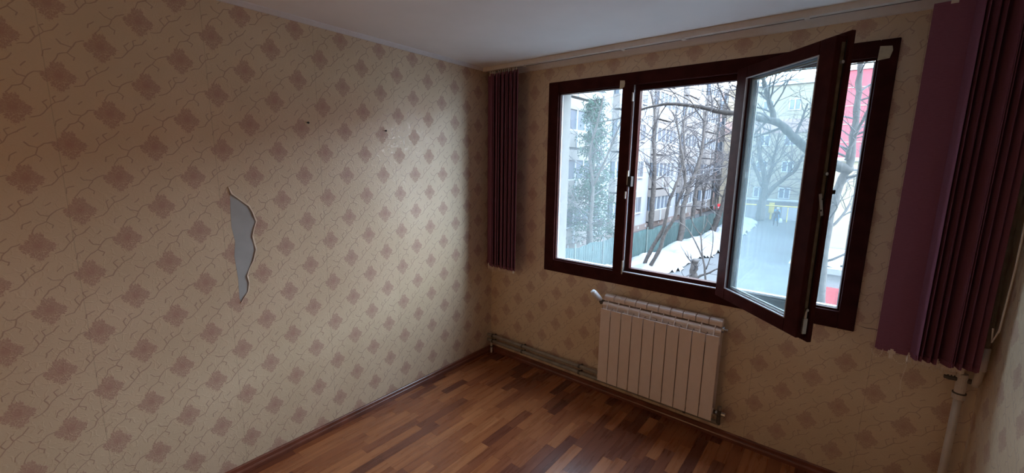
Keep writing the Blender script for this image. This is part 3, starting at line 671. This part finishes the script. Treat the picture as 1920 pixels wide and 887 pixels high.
tree('bare_tree', 'dark bare tree with a lopsided forked trunk beside the double-trunked one', [
    (pl([(1270, 473, 24.2), (1279, 427, 24.2), (1281, 394, 24.2), (1287, 369, 24.3), (1296, 340, 24.4), (1305, 320, 24.5), (1316, 280, 24.6), (1322, 230, 24.7), (1330, 180, 25)]), 0.1972, 0.0540),
    (pl([(1290, 358, 24.3), (1284, 335, 24.3), (1278, 300, 24.2), (1274, 260, 24.1), (1262, 210, 24)]), 0.1088, 0.0300)], 12, br=(17, 2.2, 4), tb=988)
tree('bare_tree', 'bare tree with a thick straight trunk behind the fence near the barred window', [
    (pl([(1214, 452, 26.5), (1220, 420, 26.5), (1223, 385, 26.5), (1225, 350, 26.5), (1228, 310, 26.5), (1226, 270, 26.6), (1229, 220, 26.8), (1221, 170, 27)]), 0.2244, 0.0720)], 13, br=(18, 2.4, 4), tb=780)
tree('bare_tree', 'straight bare tree behind the fence, right of the lopsided forked tree', [
    (pl([(1295, 428, 31), (1299, 405, 31), (1303, 375, 31), (1307, 345, 31), (1311, 310, 31), (1318, 260, 31.2), (1320, 200, 31.5)]), 0.1836, 0.0540)], 14, br=(17, 2.6, 4), tb=780)
tree('bare_tree', 'leaning bare tree at the far end of the snow bank, by the open sash', [
    (pl([(1331, 442, 32.8), (1341, 420, 32.8), (1352, 392, 32.8), (1360, 365, 32.7), (1368, 330, 32.6), (1372, 280, 32.4), (1382, 230, 32.2)]), 0.2448, 0.0780),
    (pl([(1345, 408, 32.8), (1343, 375, 33), (1350, 340, 33.2), (1356, 290, 33.5)]), 0.1156, 0.0360)], 15, br=(18, 3, 4), tb=832)
tree('bare_tree', 'slim dark bare tree close to the end of the white block', [
    (pl([(1312, 425, 34), (1314, 400, 34), (1318, 372, 34), (1317, 350, 34), (1312, 325, 34), (1308, 290, 34)]), 0.1020, 0.0300),
    (pl([(1318, 372, 34), (1323, 352, 34), (1330, 325, 34), (1336, 280, 34)]), 0.0680, 0.0240)], 16, br=(15, 2, 4), tb=520)
# big near tree whose trunk stands behind the open sash

tree('bare_tree', 'big near tree with a thick crooked limb behind the open sash', [
    (pl([(1534, 660, 9.2), (1538, 560, 9.2), (1544, 470, 9.2), (1558, 395, 9.2), (1580, 335, 9.2), (1592, 310, 9.2), (1600, 255, 9.3), (1608, 190, 9.4), (1613, 120, 9.5), (1616, 50, 9.6)]), 0.1156, 0.0465),
    (pl([(1592, 320, 9.2), (1560, 306, 9.1), (1519, 284, 9.0), (1482, 251, 8.9), (1455, 229, 8.8), (1421, 222, 8.7), (1390, 214, 8.6), (1351, 210, 8.4), (1315, 201, 8.3), (1266, 195, 8.2), (1236, 197, 8.1), (1193, 208, 8), (1160, 222, 7.9), (1110, 232, 7.8)]), 0.1156, 0.0099),
    (pl([(1452, 228, 8.8), (1447, 205, 8.8), (1438, 176, 8.8), (1431, 150, 8.8), (1426, 110, 8.8)]), 0.0646, 0.0372),
    (pl([(1588, 300, 9.2), (1596, 270, 9.0), (1618, 225, 8.8), (1640, 180, 8.6)]), 0.0476, 0.0186),
    (pl([(1320, 227, 8.3), (1306, 208, 8.2), (1297, 192, 8.1), (1277, 180, 8.0), (1254, 171, 7.9), (1227, 167, 7.8), (1185, 170, 7.7)]), 0.0150, 0.0074),
    (pl([(1300, 196, 8.1), (1293, 199, 8.0), (1270, 217, 7.8), (1252, 237, 7.7), (1225, 255, 7.6), (1189, 282, 7.5), (1150, 300, 7.4)]), 0.0122, 0.0050),
    (pl([(1380, 225, 8.5), (1350, 240, 8.2), (1320, 276, 8.0), (1290, 300, 7.9), (1232, 338, 7.8)]), 0.0109, 0.0043),
    (pl([(1390, 214, 8.5), (1345, 222, 8.0), (1297, 237, 7.8), (1262, 270, 7.6), (1234, 302, 7.5), (1190, 320, 7.5)]), 0.0102, 0.0037),
    (pl([(1378, 150, 8.5), (1330, 172, 8.3), (1290, 165, 8.2), (1250, 182, 8.1), (1190, 205, 8.0)]), 0.0095, 0.0037),
    (pl([(1338, 183, 8.2), (1345, 192, 8.2), (1350, 204, 8.2)]), 0.0136, 0.0124)], 21, br=(16, 1.0, 4), minr=.0022, upb=.0, start=.2, tb=2600)
tree('bare_tree', 'broad bare tree at the far end of the yard, before the beige block', [
    (pl([(1424, 412, 45), (1428, 385, 45), (1434, 355, 45), (1432, 325, 45), (1424, 290, 45), (1420, 250, 45)]), 0.4340, 0.1120),
    (pl([(1430, 375, 45), (1450, 352, 45), (1470, 335, 45), (1492, 318, 45), (1505, 290, 45)]), 0.2520, 0.0840),
    (pl([(1430, 350, 45), (1420, 325, 45), (1408, 300, 45), (1398, 270, 45)]), 0.2100, 0.0700),
    (pl([(1434, 350, 45), (1446, 320, 45), (1452, 290, 45), (1462, 250, 45)]), 0.2100, 0.0700)], 23, br=(22, 4.2, 4), minr=.008, start=.3, tb=2600)
# stump, sapling, log
st = at(1299, 531, 15.4); st.z = G
tree('tree_stump', 'sawn-off dark tree stump in the snow with one thin side branch', [
    ([st, st+Vector((.02, 0, .5)), st+Vector((-.02, 0, 1.0)), st+Vector((.03, 0, 1.49))], .20, .13),
    ([st+Vector((.08, -.05, .62)), st+Vector((.30, -.1, .88)), st+Vector((.60, -.1, 1.04)), st+Vector((.95, -.1, 1.30)), st+Vector((1.5, -.1, 1.36))], .055, .02)], 31, br=(3, .7, 2), cat='stump', group=None, minr=.008, start=.5, tb=60)
sp_ = at(1321, 505, 17.0)
tree('sapling', 'thin pale sapling with spreading bare shoots behind the stump', [
    (pl([(1323, 530, 15.2), (1321, 503, 15.2), (1316, 470, 15.2), (1314, 437, 15.2)]), .045, .026),
    (pl([(1314, 440, 15.2), (1302, 425, 15.2), (1295, 405, 15.2)]), .022, .010), (pl([(1314, 438, 15.2), (1324, 422, 15.2), (1327, 405, 15.2)]), .022, .010),
    (pl([(1318, 486, 15.2), (1303, 452, 15.3), (1288, 428, 15.4), (1272, 416, 15.5)]), .035, .016),
    (pl([(1324, 505, 15.2), (1335, 470, 15.1), (1336, 430, 15), (1324, 410, 15)]), .022, .010)], 32, br=(3, .6, 2), minr=.006, start=.3, tb=90, group=None)
lg = at(1338, 540, 15.6); lg.z = G+.2
o = obj('log', tube(B(), [lg+Vector((-.35, 0, -.12)), lg+Vector((.05, 0, .22)), lg+Vector((.25, .05, .42))], [.10, .09, .085], 10), M['bark'])
tag(o, 'short leaning log end poking out of the snow beside the stump', 'log')

# ---- evergreen behind the left pane
def conifer(name, label, base, hgt, rad_, n_, seed):
    rng = random.Random(seed); t = thing(name, label, 'tree', base, 'evergreens behind the left pane')
    ub(obj('trunk', tube(B(), [base, base+Vector((0, 0, hgt*.5)), base+Vector((.1, 0, hgt))], [.20, .12, .03], 8), M['bark'], t), t)
    bm = B(); tw = B()
    for b_ in range(n_):
        f_ = rng.random()**.85; z = hgt*(.10+.88*f_); a_ = rng.uniform(0, 2*PI); ln = rad_*(1-.75*f_)*rng.uniform(.5, 1.1)
        p0 = base+Vector((0, 0, z)); tip = p0+Vector((math.cos(a_)*ln, math.sin(a_)*ln, -.15*ln+.1)); mid = (p0+tip)/2+Vector((0, 0, .12*ln))
        tube(tw, [p0, mid, tip], [.035, .022, .008], 3, cap=False)
        for q_ in range(26):
            s_ = rng.uniform(.25, 1.05); c_ = p0.lerp(mid, min(1, s_*2)) if s_ < .5 else mid.lerp(tip, (s_-.5)*2)
            c_ = c_+Vector((rng.gauss(0, .16), rng.gauss(0, .16), rng.gauss(-.08, .14)))
            d_ = Vector((rng.uniform(-1, 1), rng.uniform(-1, 1), rng.uniform(-1.2, .2))).normalized()*rng.uniform(.12, .26); s2 = d_.orthogonal().normalized()*.035
            bm.faces.new([bm.verts.new(c_-s2), bm.verts.new(c_+d_), bm.verts.new(c_+s2)]); s3 = s2.copy(); s3.rotate(Quaternion(d_.normalized(), PI/2)); 
            bm.faces.new([bm.verts.new(c_-s3), bm.verts.new(c_+d_*.9), bm.verts.new(c_+s3)])
    ub(tag(obj('foliage', bm, M['pine'], t), kind='stuff'), t); ub(tag(obj('branches', tw, M['bark'], t), kind='stuff'), t); return t
b0 = at(1105, 450, 19); b0.z = G
conifer('evergreen_tree', 'tall dark evergreen tree seen through the left window pane', b0, 9.2, 1.9, 210, 41)
b0 = at(1075, 450, 23.5); b0.z = G
conifer('evergreen_tree', 'shorter evergreen by the white block at the edge of the left pane', b0, 6.0, 1.4, 90, 42)
tree('bare_tree', 'thin bare tree mixed with the evergreens behind the left pane', [
    (pl([(1110, 470, 15.5), (1108, 420, 15.5), (1112, 350, 15.5), (1106, 290, 15.5), (1120, 230, 15.5), (1132, 180, 15.5)]), .10, .035),
    (pl([(1112, 350, 15.5), (1135, 300, 15.4), (1160, 240, 15.3), (1180, 190, 15.2)]), .06, .03)], 43, br=(20, 1.6, 4), tb=1100, start=.2, minr=.004)

# ---- gas pipe, barrel, sign, person
gp = thing('gas_pipe', 'yellow overhead gas pipe crossing the far end of the yard', 'pipe', (-4, 47, G))
ub(obj('pipe_run', cyl((-7.4, 47, -2.02), (-.2, 47, -2.02), .055, 10), M['gas'], gp), gp)
for x in (-6.9, -4.4, -2.05, -.4): ub(obj('support_post', cyl((x, 47.1, G), (x, 47.1, -2.02), .04, 8), M['gas'], gp), gp)
o = tag(obj('yellow_post', cyl((-6.15, 38, G), (-6.12, 38, -2.0), .075, 10), M['gas']), 'yellow post at the end of the green fence', 'post')
bb = thing('barrel', 'blue barrel standing left of the white garage door', 'barrel', (-3.05, 48, G))
bm = tube(B(), [(-3.05, 48, G+a) for a in (0, .04, .35, .37, .40, .72, .74, .77, 1.05, 1.1)], [.26, .29, .29, .31, .29, .29, .31, .29, .29, .26], 16); ub(obj('barrel_body', bm, M['blue'], bb), bb)
ub(obj('barrel_lid', cyl((-3.05, 48, G+1.1), (-3.05, 48, G+1.14), .27), M['blue'], bb), bb)
yb_ = thing('yellow_box', 'yellow gas meter box on the wall at the far end of the yard', 'box', (-3.6, 49, G+.9))
ub(obj('cabinet', bx(-3.9, -3.45, 48.6, 48.95, G+.7, G+1.75), M['gas'], yb_), yb_); ub(obj('box_door', bx(-3.87, -3.48, 48.57, 48.6, G+.75, G+1.7), M['gas'], yb_), yb_)
ub(obj('bracket', bx(-3.75, -3.6, 48.7, 48.9, G, G+.7), M['gas'], yb_), yb_)
sg = thing('road_sign', 'round red no-entry sign with a white bar at the end of the fence', 'sign', (-6.7, 39, G))
sp0 = at(1347, 389, 39)
ub(obj('sign_disc', cyl(sp0, sp0+Vector((-.01, .03, 0)), .33, 24), M['sign'], sg), sg)
ub(obj('white_bar', bx(sp0.x-.22, sp0.x+.22, sp0.y-.02, sp0.y, sp0.z-.055, sp0.z+.055), M['winframe'], sg), sg)
ub(obj('sign_post', cyl((sp0.x, sp0.y+.06, G), (sp0.x, sp0.y+.06, sp0.z+.3), .03, 8), M['greymetal'], sg), sg)
pr = at(1453, 425, 43); pr.z = G
per = thing('person', 'person in dark clothes with a white hat, bent forward at the yard end', 'person', pr)
bm = B(); vd = {}
SK = {'pel': (0, 0, .92, .15), 'che': (.03, -.05, 1.22, .17), 'nek': (.06, -.10, 1.46, .075), 'hed': (.08, -.14, 1.56, .09), 'top': (.09, -.15, 1.66, .085),
      'hl': (-.10, 0, .86, .11), 'kl': (-.13, -.06, .48, .075), 'al': (-.14, .0, .10, .05), 'tl': (-.14, -.14, .04, .045), 'hr': (.10, 0, .86, .11), 'kr': (.15, -.02, .48, .075), 'ar': (.18, .08, .10, .05), 'tr': (.18, -.06, .04, .045),
      'sl': (-.17, -.06, 1.36, .075), 'el': (-.24, -.08, 1.08, .055), 'wl': (-.20, -.22, .88, .04), 'sr': (.21, -.08, 1.36, .075), 'er': (.28, -.10, 1.08, .055), 'wr': (.26, -.20, .84, .04)}
idx = {n_: i for i, n_ in enumerate(SK)}
for n_ in SK: bm.verts.new(SK[n_][:3])
bm.verts.ensure_lookup_table()
for a, b in (('pel', 'che'), ('che', 'nek'), ('nek', 'hed'), ('hed', 'top'), ('pel', 'hl'), ('hl', 'kl'), ('kl', 'al'), ('al', 'tl'), ('pel', 'hr'), ('hr', 'kr'), ('kr', 'ar'), ('ar', 'tr'), ('che', 'sl'), ('sl', 'el'), ('el', 'wl'), ('che', 'sr'), ('sr', 'er'), ('er', 'wr')):
    bm.edges.new((bm.verts[idx[a]], bm.verts[idx[b]]))
body = obj('body', bm, M['jacket'], per)
md = body.modifiers.new('skin', 'SKIN'); sv = body.data.skin_vertices[0].data if body.data.skin_vertices else None
if sv is None:
    body.select_set(True); bpy.context.view_layer.objects.active = body; bpy.ops.mesh.customdata_skin_add(); sv = body.data.skin_vertices[0].data
for i, n_ in enumerate(SK): sv[i].radius = (SK[n_][3], SK[n_][3]); sv[i].use_root = (n_ == 'pel')
body.modifiers.new('sub', 'SUBSURF').levels = 1
bm = B(); bmesh.ops.create_uvsphere(bm, u_segments=12, v_segments=8, radius=.10, matrix=Matrix.Translation((.09, -.15, 1.64)) @ Matrix.Scale(1.2, 4, (0, 0, 1)))
obj('head', bm, M['skin'], per, smooth=True)
bm = B(); bmesh.ops.create_uvsphere(bm, u_segments=12, v_segments=8, radius=.115, matrix=Matrix.Translation((.09, -.14, 1.71)) @ Matrix.Scale(.7, 4, (0, 0, 1)))
obj('hat', bm, M['winframe'], per, smooth=True)['label'] = 'white hat'
bm = tube(B(), [(.26, -.20, .86), (.27, -.20, .78), (.29, -.2, .62), (.28, -.2, .46), (.28, -.2, .42)], [.03, .10, .15, .16, .05], 10)
o = tag(obj('bag', bm, M['winframe']), 'white bag held by the person in dark clothes', 'bag'); o.location = pr+Vector((.12, -.12, -.05))
